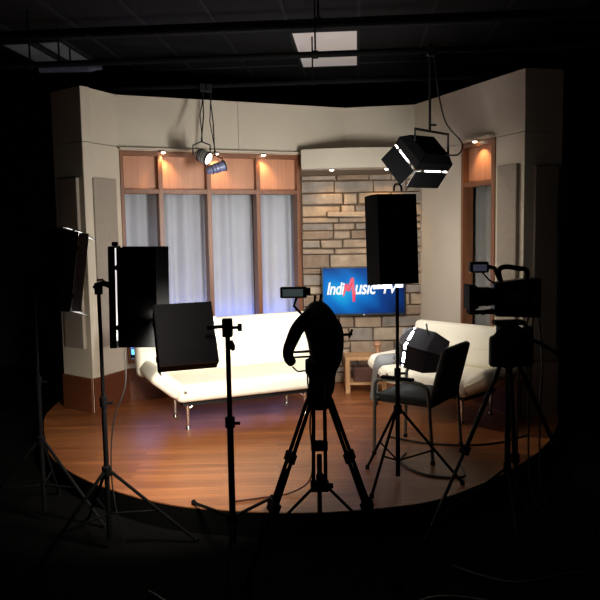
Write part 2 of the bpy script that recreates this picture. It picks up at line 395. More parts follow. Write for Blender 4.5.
# stone wall
rng = random.Random(11)
sb = MB(); SX0, SX1, SY = .03, 1.245, 7.30
sb.mi = 5; sb.box(((SX0+SX1)/2, SY+.055, (ST+2.31)/2), (SX1-SX0, .05, 2.31-ST-.002))
z = ST
rows = []
while z < 2.30:
    h = rng.choice((.06, .075, .09, .105, .12, .14)); h = min(h, 2.305-z)
    if h < .05: break
    x = SX0
    while x < SX1-.01:
        w = rng.uniform(.14, .46); 
        if SX1-x-w < .10: w = SX1-x
        split = h > .13 and rng.random() < .3
        for (zz0, zz1) in (((z, z+h*.5), (z+h*.5, z+h)) if split else ((z, z+h),)):
            j = lambda a=.011: rng.uniform(-a, a)
            d = rng.uniform(-.014, .03); gp = .004
            a0, a1, b0, b1 = x+gp, x+w-gp, zz0+gp, zz1-gp
            y0 = SY - d; sb.mi = rng.choice((0, 0, 1, 1, 2, 3, 4, 4))
            sb.hexa([(a0+abs(j()), y0, b0+abs(j())), (a1-abs(j()), y0+j(.004), b0+abs(j())), (a1-.002, SY+.032, b0), (a0+.002, SY+.032, b0),
                     (a0+abs(j()), y0+j(.004), b1-abs(j())), (a1-abs(j()), y0+j(.004), b1-abs(j())), (a1-.002, SY+.032, b1), (a0+.002, SY+.032, b1)], bev=.006)
        x += w
    z += h
so = struct(sb.build('wall_stone', STONE + [M['mortar']]))
MB().hexa([(.285, 7.17, 1.85), (.67, 7.165, 1.84), (.67, 7.30, 1.84), (.285, 7.30, 1.85), (.29, 7.18, 1.895), (.665, 7.17, 1.89), (.67, 7.30, 1.89), (.285, 7.30, 1.895)], bev=.006).build('stone_ledge', STONE[4], so)

# puck lights: trim ring, glowing lens, and a warm spot beneath
PUCK = glow('warm_lamp', (1, .85, .62), 14)
def puck(p, aim, label, e=9., size=95):
    t = thing('puck_light', label, 'downlight', p, group='puck lights in the set walls')
    MB().lathe((0, 0, 0), (0, 0, -1), [(0, .026), (.010, .030), (.014, .030)], 18).build('trim_ring', M['silver'], t, smooth=True)
    MB().lathe((0, 0, -.0145), (0, 0, -1), [(0, .020), (.006, .017), (.010, .006)], 16).build('lens', PUCK, t, smooth=True)
    ld = bpy.data.lights.new('puck_spot', 'SPOT'); ld.energy = e; ld.color = (1, .60, .28); ld.spot_size = math.radians(size); ld.spot_blend = .8; ld.shadow_soft_size = .012
    lo = bpy.data.objects.new('puck_spot', ld); COL.objects.link(lo); lo.parent = t; lo.location = (0, 0, -.03)
    lo.rotation_euler = V(aim).to_track_quat('-Z', 'Y').to_euler()
for a, lab in ((.395, 'small puck light above the mullion between the first two window bays'), (.905, 'small puck light above the wide window, behind the hanging spotlights'), (1.385, 'small puck light above the mullion between the third and last window bays')):
    puck(sBC.w(a, .043, ZH+.0), -sBC.n*.45 + V((0, 0, -1)), lab, 7)
puck(V((.33, 7.085, 2.31)), V((0, .32, -1)), 'left puck light under the soffit over the stone wall', 8)
puck(V((.865, 7.09, 2.31)), V((0, .32, -1)), 'right puck light under the soffit, beside the hanging barn door light', 8)
puck(sDE.w(1.10, .043, ZH+.005), -sDE.n*.45 + V((0, 0, -1)), 'small puck light above the narrow window on the right wall', 5)
# little ledge that carries the window pucks
for nm, seg, a0, a1 in (('trim_left_ledge', sBC, W0, sBC.L-.48), ('trim_right_ledge', sDE, U0, U1)):
    b = MB(); seg.box(b, a0, a1, .0125, .075, ZH+.006, ZH+.02); struct(b.build(nm, M['beige']))

# ------------------------------------------------------------------ TV
def text_mesh(body, size, shear, xs, off):
    cu = bpy.data.curves.new('t', 'FONT'); cu.body = body; cu.size = size; cu.shear = shear; cu.offset = off; cu.extrude = .0008; cu.resolution_u = 4; cu.space_character = .93
    o = bpy.data.objects.new('t', cu); COL.objects.link(o); bpy.context.view_layer.update()
    me = bpy.data.meshes.new_from_object(o.evaluated_get(bpy.context.evaluated_depsgraph_get()))
    bpy.data.objects.remove(o); bpy.data.curves.remove(cu)
    me.transform(Matrix.Scale(xs, 4, (1, 0, 0)))
    me.transform(Matrix.Rotation(PI/2, 4, 'X'))
    return me
TW, TH = .845, .495
tv = thing('television', 'flat wall television showing a blue IndiMusic TV title, on the stone wall', 'television', (.64, 7.20, 1.10))
b = MB()
for c, s in (((0, 0, TH/2-.008), (TW, .04, .016)), ((0, 0, -TH/2+.011), (TW, .04, .022)), ((-TW/2+.008, 0, 0), (.016, .04, TH-.02)), ((TW/2-.008, 0, 0), (.016, .04, TH-.02))): b.box(c, s, bev=.003)
b.box((0, .016, 0), (TW-.02, .03, TH-.02), bev=.005)
b.build('bezel', M['black_gloss'], tv)
MB().box((0, .0, .004), (TW-.03, .012, TH-.036)).build('screen', M['screen'], tv)
MB().box((0, .05, 0), (.3, .05, .25)).build('wall_bracket', M['black'], tv)
MB().lathe((0, -.021, -TH/2+.011), (0, -1, 0), [(0, .006), (.003, .006), (.004, .003)], 12).build('power_light', M['txt_white'], tv)
def word(body, x, zz, size, xs, m, name, off=.0035):
    me = text_mesh(body, size, .24, xs, off); me.materials.append(m); o = bpy.data.objects.new(name, me); COL.objects.link(o); o.parent = tv
    o.location = (x, -.009, zz); WM[o.name] = WM[tv.name]; return o
word('Indi', -.375, -.028, .170, .74, M['txt_white'], 'title_lettering')
word('usic', -.098, -.028, .195, .76, M['txt_white'], 'title_lettering')
word('TV', .168, -.024, .155, .86, M['txt_white'], 'title_lettering')
b = MB()   # red M drawn as a pulse line
pts = [(-.205, -.05), (-.172, .075), (-.152, .0), (-.112, .135), (-.100, -.105), (-.082, .01)]
wd = [.006, .017, .016, .015, .012, .004]
prev = None
for (x, zz), w in zip(pts, wd):
    q = [b.bm.verts.new((x-w, -.0102, zz)), b.bm.verts.new((x+w, -.0102, zz))]
    if prev: b.face([prev[0], prev[1], q[1], q[0]])
    prev = q
mo = b.build('title_pulse_letter', M['txt_red'], tv); md = mo.modifiers.new('th', 'SOLIDIFY'); md.thickness = .002

# ------------------------------------------------------------------ sofas
def sofa(name, label, loc, rz, L, fl, bl, flap=38, bh=.46, tuft=True):
    bz = .37 + bh/2
    t = thing(name, label, 'sofa', loc, rz=rz)
    sd = .60   # seat depth; local front is -y, seat front edge at y=0, back at y=+sd
    MB().box((0, sd/2, .315), (L, sd, .15), bev=.045, seg=4).build('seat', M['leather'], t, smooth=True)
    p = MB()
    p.box((0, sd/2, .222), (L-.12, sd-.16, .045)); p.build('frame', M['dark_metal'], t)
    # backrest leaning back, with two rows of tufting seams
    Rb = Matrix.Rotation(math.radians(-14), 3, 'X')
    bk = MB().box(V((0, sd-.02, bz)), (bl, .15, bh), Rb, bev=.05, seg=4).build('backrest', M['leather'], t, smooth=True)
    sm = MB()
    for zz in (-.02,):
        c = V((0, sd-.02, bz)); sm.path([c + Rb @ V((-bl/2+.04, -.0755, zz)), c + Rb @ V((bl/2-.04, -.0755, zz))], .004, 6)
    for k in ((-.33, 0, .33) if tuft else ()):
        c = V((0, sd-.02, bz)); sm.path([c + Rb @ V((k*bl*.75, -.0755, -bh/2+.04)), c + Rb @ V((k*bl*.75, -.0755, bh/2-.04))], .003, 6)
    sm.build('seam', M['piping'], bk)
    for s in (-1, 1):
        Rf = Matrix.Rotation(math.radians(-flap*s), 3, 'Y')
        hinge = V((s*(L/2-.01), sd/2, .27)); c = hinge + Rf @ V((s*fl/2, 0, .05))
        f_ = MB().box(c, (fl, sd-.01, .13), Rf, bev=.045, seg=4).build('armrest', M['leather'], t, smooth=True)
        pp = MB(); pp.path([hinge + Rf @ V((s*(.02+(fl-.06)*k/6), -sd/2+.002, .05)) for k in range(7)], .004, 6); pp.build('piping', M['piping'], f_)
        MB().lathe(hinge + V((-s*.05, -sd/2-.012, .06)), (0, 1, 0), [(0, .012), (.02, .016)], 12).build('hinge_cap', M['silver'], f_)
    for s in (-1, 1):
        for y in (.10, sd-.08):
            b = MB(); x = s*(L/2-.10)
            b.path([(x, y, .20), (x, y, .03)], [.018, .014], 10); b.lathe((x, y, 0), (0, 0, 1), [(0, .022), (.012, .024), (.03, .014)], 14)
            b.path([(x, y, .17), (x-s*.05, y, .20)], .010, 8)
            b.build('leg', M['chrome'], t, smooth=True)
    return t
a_ = math.radians(23.4)
sofa('sofa', 'long white leatherette sofa with raised end flaps below the wide window', (-.40, 5.72, ST), a_, 1.22, .28, 1.64, 40)
sofa('sofa', 'short white leatherette sofa below the right wall, behind the office chair', (.985, 5.80, ST), math.radians(-47), .84, .25, 1.02, 30, .365, False)

# side table, pot and box by the stone wall
st = thing('side_table', 'low light-wood side table in front of the stone wall', 'table', (.62, 6.93, ST))
MB().box((0, 0, .335), (.40, .30, .03), bev=.004).build('table_top', M['pine'], st)
for x in (-.175, .175):
    for y in (-.125, .125): MB().box((x, y, .16), (.045, .045, .32), bev=.003).build('leg', M['pine'], st)
MB().box((0, 0, .09), (.36, .26, .02)).build('shelf', M['pine'], st)
MB().box((.0, -.01, .1005+.07), (.22, .16, .14), bev=.006).build('storage_box', M['dark_wood'])
tag(bpy.data.objects['storage_box'], 'dark reddish box on the lower shelf of the side table', 'box'); bpy.data.objects['storage_box'].location = (.62, 6.93, ST)
vp = thing('vase', 'small terracotta vase standing on the side table by the stone wall', 'vase', (.745, 6.90, ST+.35))
MB().lathe((0, 0, 0), (0, 0, 1), [(0, .022), (.02, .026), (.06, .018), (.085, .030), (.105, .042), (.125, .036), (.13, .026)], 20).build('body', M['terracotta'], vp, smooth=True)
MB().lathe((0, 0, .131), (0, 0, 1), [(0, .028), (.006, .028)], 18).build('rim', M['terracotta'], vp, smooth=True)

# ------------------------------------------------------------------ office chair
ch = thing('office_chair', 'charcoal armchair with grey steel tube frame on the stage, seen from behind', 'chair', (.815, 5.00, ST), rz=math.radians(56))
# local: front = +y ... chair faces +y, width x
hw = .25
b = MB(); b.box((0, .0, .40), (.44, .44, .06), bev=.022, seg=3); b.build('seat', M['chair_cloth'], ch, smooth=True)
Rb = Matrix.Rotation(math.radians(14), 3, 'X')
b = MB(); b.box(V((0, -.25, .595)), (.43, .05, .37), Rb, bev=.022, seg=3); b.build('backrest', M['chair_cloth'], ch, smooth=True)
for s in (-1, 1):
    x = s*hw
    b = MB(); pts = [(x, .21, .008), (x, .205, .28), (x, .20, .48), (x, .185, .525), (x, .14, .54), (x, -.10, .54), (x, -.17, .52), (x, -.195, .48), (x, -.21, .28), (x, -.23, .008)]
    b.path(catmull(pts, 3), .0125, 8); b.build('side_frame', M['chair_steel'], ch, smooth=True)
    MB().box((x, .03, .557), (.045, .24, .022), bev=.009).build('armrest_pad', M['black'], ch, smooth=True)
    for y in (.21, -.23): MB().lathe((x, y, 0), (0, 0, 1), [(0, .016), (.022, .016)], 10).build('foot_cap', M['black'], ch)
b = MB(); b.tube((-hw, .19, .405), (hw, .19, .365), .011, 8); b.build('front_crossbar', M['chair_steel'], ch, smooth=True)
b = MB(); b.tube((-hw, -.2, .405), (hw, -.2, .365), .011, 8); b.build('rear_crossbar', M['chair_steel'], ch, smooth=True)
for s in (-1, 1):
    b = MB(); b.path([(s*.19, -.16, .37), (s*.19, -.205, .42), (s*.19, -.25, .58), (s*.19, -.28, .68)], .011, 8); b.build('back_upright', M['chair_steel'], ch, smooth=True)

# ------------------------------------------------------------------ studio lights
def fixture(name, label, loc, R, w, h, d, dl, da, col, strength, power, doors='LRTB', group=None, gap=.012, yoke=None, body=None, dlen=None, tubes=0, spread=None, chain=True, trap=.0, hw_=.6, inner=None, recess=.022, outer=None, gaps=None):
    """local: front +y (light goes that way), x width, z height; the origin is the middle of the housing's back face"""
    t = thing(name, label, 'studio light', loc, R, group=group)
    bm_ = body or M['black']
    b = MB(); th = .008
    # open-fronted tapered housing
    k = hw_ if d > .1 else 1.
    b.hexa([(-w/2*k, 0, -h/2*k), (w/2*k, 0, -h/2*k), (w/2*k, th, -h/2*k), (-w/2*k, th, -h/2*k), (-w/2*k, 0, h/2*k), (w/2*k, 0, h/2*k), (w/2*k, th, h/2*k), (-w/2*k, th, h/2*k)])
    def wall(p0, p1, q1, q0, nrm):
        nrm = V(nrm)*th; P = [V(p) for p in (p0, p1, q1, q0)]
        b.hexa(P + [p - nrm for p in P])
    wk, hk = w/2*k, h/2*k; W, H = w/2, h/2; m_ = d*.45 if d > .1 else d
    for s in (-1, 1):
        wall((s*wk, 0, -hk), (s*wk, 0, hk), (s*W, m_, H), (s*W, m_, -H), (s, 0, 0)); wall((-wk, 0, s*hk), (wk, 0, s*hk), (W, m_, s*H), (-W, m_, s*H), (0, 0, s))
        if m_ < d:
            wall((s*W, m_, -H), (s*W, m_, H), (s*W, d, H), (s*W, d, -H), (s, 0, 0)); wall((-W, m_, s*H), (W, m_, s*H), (W, d, s*H), (-W, d, s*H), (0, 0, s))
    b.build('housing', bm_, t)
    ins = MB(); ins.box((0, d-recess, 0), (w-.022, .006, h-.022)); ins.build('lamp_panel', glow(name+'_lamp', col, strength), t)
    ld = bpy.data.lights.new('lamp', 'AREA'); ld.shape = 'RECTANGLE'; ld.size = w-.03; ld.size_y = h-.03; ld.color = col; ld.energy = power
    if spread: ld.spread = math.radians(spread)
    lo = bpy.data.objects.new('lamp', ld); COL.objects.link(lo); lo.parent = t; lo.location = (0, d-recess+.008, 0); lo.rotation_euler = (PI/2, 0, 0)
    dlen = dlen or {}
    gap0 = gap
    for s in doors:
        gap = (gaps or {}).get(s, gap0)
        L = dlen.get(s, dl); ang = math.radians(da.get(s, 35) if isinstance(da, dict) else da)
        horiz = s in 'TB'; sg = 1 if s in 'RT' else -1
        ln = (w if horiz else h)/2 - .004; tip = ln + L*trap
        ax = V((0, 0, 1)) if horiz else V((1, 0, 0)); lx = V((1, 0, 0)) if horiz else V((0, 0, 1))
        base = ax*(sg*((h if horiz else w)/2 + .002)) + V((0, d+gap, 0)); dirv = V((0, math.cos(ang), 0)) + ax*(sg*math.sin(ang)); nv = (ax*math.cos(ang)*sg - V((0, math.sin(ang), 0)))
        q = [base - lx*ln, base + lx*ln, base + dirv*L + lx*tip, base + dirv*L - lx*tip]
        o = MB().hexa(q + [p + nv*.003 for p in q]).build('barn_door', (outer or {}).get(s, bm_), t)
        q2 = [p - nv*.0018 for p in q]
        MB().hexa(q2 + [p + nv*.0014 for p in q2]).build('reflector_face', inner or M['door_in'], o)
        for kx in (-.6, .6):
            hb = MB(); c = base + lx*(ln*kx)
            hb.tube(c - lx*.014 + nv*.002, c + lx*.014 + nv*.002, .005, 8); hb.box(c + V((0, -gap*.6, 0)) + nv*.002, (.02 if horiz else .006, .03, .006 if horiz else .02))
            hb.build('hinge', M['dark_metal'], o)
    if yoke:
        yb = MB(); z0 = yoke*(H+.075); yb.path([(-W-.018, d*.45, 0), (-W-.018, d*.45, z0), (W+.018, d*.45, z0), (W+.018, d*.45, 0)], .009, 4); yb.build('yoke', M['dark_metal'], t)
        for s in (-1, 1): MB().lathe((s*(W+.01), d*.45, 0), (s, 0, 0), [(0, .02), (.02, .02), (.028, .012)], 12).build('tilt_knob', M['black'], t)
    return t

def light_stand(label, base, ztop, feet, zcol, zfoot=0., rp=.014, legs_mat='black', hubs=True, glint=False, group='light stands'):
    t = thing('light_stand', label, 'light stand', (base[0], base[1], base[2])); m = M[legs_mat]; z0 = base[2]; B_ = V((base[0], base[1], 0))
    W_ = lambda mb, n, mm=m: mb.build(n, mm, t, world=True, smooth=True)
    zb = z0 + zfoot
    mid = zb + (ztop-zb)*.55
    b = MB(); b.tube(B_+V((0, 0, zb)), B_+V((0, 0, mid)), rp, 12); b.tube(B_+V((0, 0, mid)), B_+V((0, 0, ztop)), rp*.75, 12); W_(b, 'pole')
    b = MB(); b.lathe(B_+V((0, 0, mid-.02)), (0, 0, 1), [(0, rp*1.5), (.05, rp*1.5), (.055, rp)], 12); b.tube(B_+V((rp, 0, mid)), B_+V((.05, 0, mid)), .008, 8); W_(b, 'collar_clamp')
    b = MB(); b.lathe(B_+V((0, 0, zcol-.03)), (0, 0, 1), [(0, rp*1.7), (.05, rp*1.9), (.06, rp)], 12); W_(b, 'leg_collar')
    for fx, fy, fz in feet:
        F_ = V((fx, fy, fz)); top = B_+V((0, 0, zcol)); dr = (F_-top)
        b = MB(); b.tube(top + V((dr.x, dr.y, 0)).normalized()*rp, F_+V((0, 0, .012)), .0095, 8); b.build('leg', m, t, world=True, smooth=True)
        b = MB(); b.lathe(F_ + V((0, 0, .0005)), (0, 0, 1), [(0, .014), (.02, .014), (.028, .009)], 10); b.build('foot_cap', M['black'], t, world=True)
        if zfoot < .1:
            pm = top + dr*.55; b = MB(); b.tube(V((B_.x, B_.y, max(z0+.05, zcol*.45))), pm, .006, 6); b.build('brace', m, t, world=True)
    return t

WARM = (1, .93, .80); WHITE = (1, .97, .92); COOL = (.93, .97, 1.)
# 1: barn door light right of the leftmost one (faces along the set)
light_stand('black light stand carrying the tall barn door light in front of the left wing wall', (-1.065, 3.80, 0), 1.43, [(-.60, 3.86, 0), (-1.37, 3.38, 0), (-1.30, 4.22, 0)], .44, .06)
R1 = aim_matrix((.99, .13, -.02))
fixture('panel_light', 'tall black panel light with two long barn doors on a stand, left of the sofa', (-1.0, 3.82, 1.39), R1, .27, .525, .034, .21, {'L': 8, 'R': 5}, WHITE, .9, .25, 'LR', gap=.009, dlen={'R': .20, 'L': .25}, inner=M['black'])
MB().box((-.0, .02, .275), (.035, .03, .02), bev=.004).build('top_clip', M['black'], bpy.data.objects['panel_light'])
tt = thing('swivel_bracket', 'black swivel bracket joining the tall barn door light to its stand', 'bracket', (-1.065, 3.80, 1.43))
MB().lathe((0, 0, -.03), (0, 0, 1), [(0, .022), (.06, .022)], 12).build('socket', M['black'], tt, smooth=True)
MB().path([(-.02, 0, 0), (0, 0, .02), (.03, 0, .028), (.074, .0, .01)], .016, 8).build('arm', M['black'], tt, smooth=True)
MB().tube((-.0, -.02, .045), (.035, -.03, .05), .006, 8).build('lever', M['orange'], tt, smooth=True)
# 2: leftmost bank
light_stand('black light stand at far left, behind the leftmost panel light', (-1.56, 4.20, 0), 1.50, [(-1.17, 4.08, 0), (-1.98, 4.05, 0), (-1.62, 4.63, 0)], .50, .06)
R2 = aim_matrix((.74, .62, -.10), math.radians(7))
fixture('panel_light', 'dark panel light at far left, tilted, with bright leaks at its corners', (-1.425, 4.16, 1.53), R2, .30, .46, .07, .10, {'R': 16, 'B': 14, 'T': -25}, WHITE, 4, .6, 'RBT', gap=.016, gaps={'R': .001}, dlen={'R': .055}, outer={'R': M['door_bounce_grey']})
tt = thing('swivel_bracket', 'black swivel bracket behind the leftmost panel light', 'bracket', (-1.56, 4.20, 1.50))
MB().lathe((0, 0, -.05), (0, 0, 1), [(0, .022), (.06, .022)], 12).build('socket', M['black'], tt, smooth=True)
MB().path([(-.01, 0, -.03), (.06, -.01, -.03), (.15, -.035, -.035)], .014, 8).build('arm', M['black'], tt, smooth=True)
# 3: tilted panel with its back to us
light_stand('black light stand straddling the stage edge, carrying the tilted flat panel', (-.358, 3.50, 0), 1.27, [(-.635, 4.03, ST), (-.185, 4.09, ST), (-.35, 2.95, 0)], .285, .16, rp=.0165)
R3 = aim_matrix((-.24, .84, -.50), math.radians(-1))
fixture('panel_light', 'flat charcoal panel light seen from the back, tilted down at the sofa', (-.565, 3.52, 1.222), R3, .285, .322, .085, .10, {'L': -16}, WARM, 9, 26, 'L', recess=.06, dlen={'L': .07}, gaps={'L': .002}, inner=M['black'], spread=110, gap=.012)  # the left door is added, out of sight, to block sideways spill
MB().box((.285/2+.020, .14, .075), (.042, .002, .13)).build('light_catch_strip', M['door_in'], bpy.data.objects['panel_light.002'])  # added white strip with clip; catches lamp light in place of a leak
MB().box((.285/2+.007, .112, .075), (.006, .058, .02)).build('strip_clip', M['black'], bpy.data.objects['panel_light.002'])
MB().box((0, -.0025, 0), (.290, .004, .327), bev=.001).build('back_plate', M['grey_panel'], bpy.data.objects['panel_light.002'])
tt = thing('swivel_bracket', 'black clamp with knob holding the tilted flat panel to its stand', 'bracket', (-.358, 3.50, 1.27))
MB().box((0, 0, -.02), (.05, .045, .09), bev=.006).build('clamp_body', M['black'], tt)
MB().tube((-.10, .0, -.02), (.02, 0, -.01), .009, 8).build('arm', M['black'], tt, smooth=True)
MB().lathe((.02, 0, -.02), (1, 0, 0), [(0, .008), (.03, .008), (.031, .019), (.05, .019)], 12).build('knob', M['black'], tt, smooth=True)
MB().lathe((.012, 0, -.085), (.3, 0, -1), [(0, .012), (.03, .016), (.05, .008)], 10).build('knob', M['black'], tt, smooth=True)
for br_, fx_ in (('swivel_bracket', 'panel_light'), ('swivel_bracket.001', 'panel_light.001'), ('swivel_bracket.002', 'panel_light.002')):
    t0_ = bpy.data.objects[br_]; t1_ = bpy.data.objects[fx_]
    for k_ in [o_ for o_ in COL.objects if o_.parent == t0_]:
        k_.data.transform(WM[fx_].inverted() @ WM[br_]); k_.parent = t1_; WM[k_.name] = WM[fx_]; k_.name = 'bracket_' + k_.name.split('.')[0]
    bpy.data.objects.remove(t0_)
# 4: bank with its back to us, on the right stand
light_stand('black light stand on the stage in front of the chair, carrying the boxy light bank', (.597, 4.40, ST), 1.36, [(.423, 4.60, ST), (.40, 4.09, ST), (.975, 4.28, ST)], .60, .02)
R4 = aim_matrix((-.30, .93, -.06))
fixture('fluorescent_bank', 'tall boxy black light bank on a stand, covering part of the television', (.605, 4.40, 1.655), R4, .265, .555, .19, .08, {'R': 4, 'B': 22}, WHITE, 6, 30, 'R', gap=.010, spread=135, hw_=.985)
b = MB(); b.path(catmull([(.58, 4.40, 1.945), (.582, 4.40, 1.975), (.60, 4.40, 1.987), (.622, 4.40, 1.975), (.626, 4.40, 1.945)], 4), .006, 8)
bk_ = bpy.data.objects['fluorescent_bank']
MB().box((-.012, .235, -.284), (.12, .003, .040)).build('light_catch_strip', M['door_in'], bk_)  # added white strips with clips; they catch lamp light as a bright lower edge
MB().box((.112, .235, -.284), (.05, .003, .040)).build('light_catch_strip', M['door_in'], bk_)
MB().box((.112, .213, -.268), (.02, .045, .006)).build('strip_clip', M['black'], bk_)
MB().box((-.012, .213, -.268), (.02, .045, .006)).build('strip_clip', M['black'], bk_)
h_ = b.build('carry_handle', M['black'], bpy.data.objects['fluorescent_bank'], world=True, smooth=True)
# 5: hanging fixture with barn doors
ax = V((.82, .573, 0)).normalized(); az = V((-.41, .587, .70)).normalized(); ay = az.cross(ax)
R5 = Matrix((ax, ay, az)).transposed()
hf = fixture('hanging_light', 'black barn door light hanging from the ceiling pipe, its seams glowing white', (1.005, 5.548, 2.345), R5, .345, .31, .12, .15, {'L': 20, 'R': 0, 'T': 0, 'B': 2}, WHITE, 9, 12, 'LRTB', gap=.014, hw_=.72)
b = MB(); b.tube((1.015, 5.60, 3.03), (1.015, 5.60, 2.455), .010, 8); b.build('drop_rod', M['dark_metal'], hf, world=True, smooth=True)
b = MB(); b.box((1.015, 5.575, 3.05), (.05, .05, .09), bev=.006); b.build('pipe_clamp', M['dark_metal'], hf, world=True)
b = MB(); b.tube((1.015, 5.60, 2.50), (1.065, 5.60, 2.50), .008, 8); b.build('rod_knob', M['dark_metal'], hf, world=True)
b = MB(); p0, p1 = V((.885, 5.50, 2.462)), V((1.175, 5.70, 2.44)); b.path([p0+V((-.0, 0, -.09)), p0, p1, p1+V((0, 0, -.15))], .010, 6); b.build('yoke', M['dark_metal'], hf, world=True)
b = MB(); b.path(catmull([(1.05, 5.60, 3.02), (1.07, 5.6, 2.80), (1.13, 5.58, 2.52), (1.25, 5.56, 2.36), (1.22, 5.54, 2.27), (1.13, 5.54, 2.27)], 6), .006, 6); b.build('power_cord', M['cable'], hf, world=True, smooth=True)
# 6: fixture lying across the chair arms
R6 = aim_matrix((-.88, .36, .22), math.radians(-24))
cf = fixture('barn_door_light', 'barn door light resting on the office chair, its seams glowing white', (1.0, 4.94, .825), R6, .25, .19, .25, .09, {'L': -42, 'R': -42, 'T': -42, 'B': -42}, COOL, 14, 10, 'LRTB', gap=.018, hw_=.75, body=M['fixture_blue'])
b = MB(); b.path(catmull([(.95, 5.0, .93), (.90, 5.02, .98), (.885, 5.02, 1.05)], 4), .006, 6); b.build('power_cord', M['cable'], cf, world=True, smooth=True)
# cloth over the chair's front arm
b = MB(); nx, ny = 10, 16; rows = []
for j in range(ny+1):
    row = []
    for i in range(nx+1):
        s = i/nx; tt_ = j/ny
        x = .70 - .17*math.sin(min(1, tt_*2.2)*PI/2) - .02*max(0, tt_-.45) + .06*(1-s)*0 + .02*math.sin(s*8)*tt_; y = 4.98 + .30*s + .02*math.sin(s*9+tt_*2)*tt_
        zz = .78 - .05*tt_ - .36*max(0, tt_-.28)**1.0 + .02*s
        row.append(b.bm.verts.new((x, y, zz)))
    rows.append(row)
for a, c in zip(rows, rows[1:]):
    for i in range(nx): b.face([a[i], a[i+1], c[i+1], c[i]])
o = b.build('cloth', M['cloth'], smooth=True); md = o.modifiers.new('th', 'SOLIDIFY'); md.thickness = .004
tag(o, 'grey cloth draped down over the front of the office chair', 'cloth')

# two small spotlights on the back pipe
def par(name, label, pivot, aim, m, length, rad, estr, power, top):
    t = thing(name, label, 'spotlight', pivot, aim_matrix(aim), group='small hanging spotlights')
    b = MB(); b.lathe((0, -length*.5, 0), (0, 1, 0), [(0, rad*.45), (.015, rad*.75), (length*.45, rad*.95), (length*.55, rad), (length, rad*1.02)], 20); b.build('can', m, t, smooth=True)
    MB().lathe((0, length*.5, 0), (0, 1, 0), [(0, rad*1.12), (.012, rad*1.12)], 20).build('lens_ring', M['dark_metal'], t, smooth=True)
    MB().lathe((0, length*.5+.0125, 0), (0, 1, 0), [(0, rad*.9), (.006, rad*.8), (.011, rad*.4)], 18).build('lens', glow(name+'_glass', (1, .93, .8), estr), t, smooth=True)
    for a in range(3): MB().lathe((0, -length*.2+a*length*.18, 0), (0, 1, 0), [(0, rad*1.02), (.006, rad*1.02)], 18).build('cooling_fin', M['dark_metal'], t, smooth=True)
    b = MB(); P = V(pivot); tp = V(top); b.path([P+V((-rad-.02, 0, 0)), P+V((-rad-.02, 0, .09)), P+V((0, 0, .12)), P+V((rad+.02, 0, .09)), P+V((rad+.02, 0, 0))], .007, 6); b.path([P+V((0, 0, .12)), (P+tp)/2+V((.012, 0, .04)), tp], .006, 6); b.path([P+V((.01, 0, .12)), (P+tp)/2+V((-.02, .01, .06)), tp+V((.02, 0, 0))], .005, 6)
    b.build('bracket', M['dark_metal'], t, world=True, smooth=True)
    b = MB(); b.box(tp, (.05, .06, .07), bev=.006); b.build('pipe_clamp', M['dark_metal'], t, world=True)
    if power:
        ld = bpy.data.lights.new('par_spot', 'SPOT'); ld.energy = power; ld.color = (1, .92, .78); ld.spot_size = math.radians(70); ld.spot_blend = .9; ld.shadow_soft_size = .04
        lo = bpy.data.objects.new('par_spot', ld); COL.objects.link(lo); lo.parent = t; lo.location = (0, length*.5+.03, 0); lo.rotation_euler = (PI/2, 0, 0)
    return t
par('spotlight', 'small silver spotlight hanging in front of the window, its lens lit', (-.845, 6.45, 2.39), (.80, -.26, -.42), M['steel'], .12, .056, 5, 75, (-.855, 6.74, 3.03))
par('spotlight', 'small bluish spotlight hanging right below the silver one, turned right', (-.745, 6.585, 2.285), (.80, .30, .28), M['label'], .17, .045, .05, 0, (-.80, 6.76, 3.03))
# unlit fixture at the upper left
uf = thing('ceiling_fixture', 'dark bluish tube light hanging at upper left below the unlit ceiling panels', 'studio light', (-1.92, 6.32, 3.13))
MB().tube((-.27, 0, 0), (.12, 0, .0), .035, 12).build('tube_housing', M['tube_blue'], uf, smooth=True)
MB().lathe((.12, 0, 0), (1, 0, 0), [(0, .03), (.02, .035), (.05, .035), (.09, .022), (.14, .020)], 12).build('end_cap', M['tube_blue'], uf, smooth=True)
MB().tube((-.1, 0, .03), (-.1, 0, .34), .008, 6).build('hanger', M['pipe'], uf)

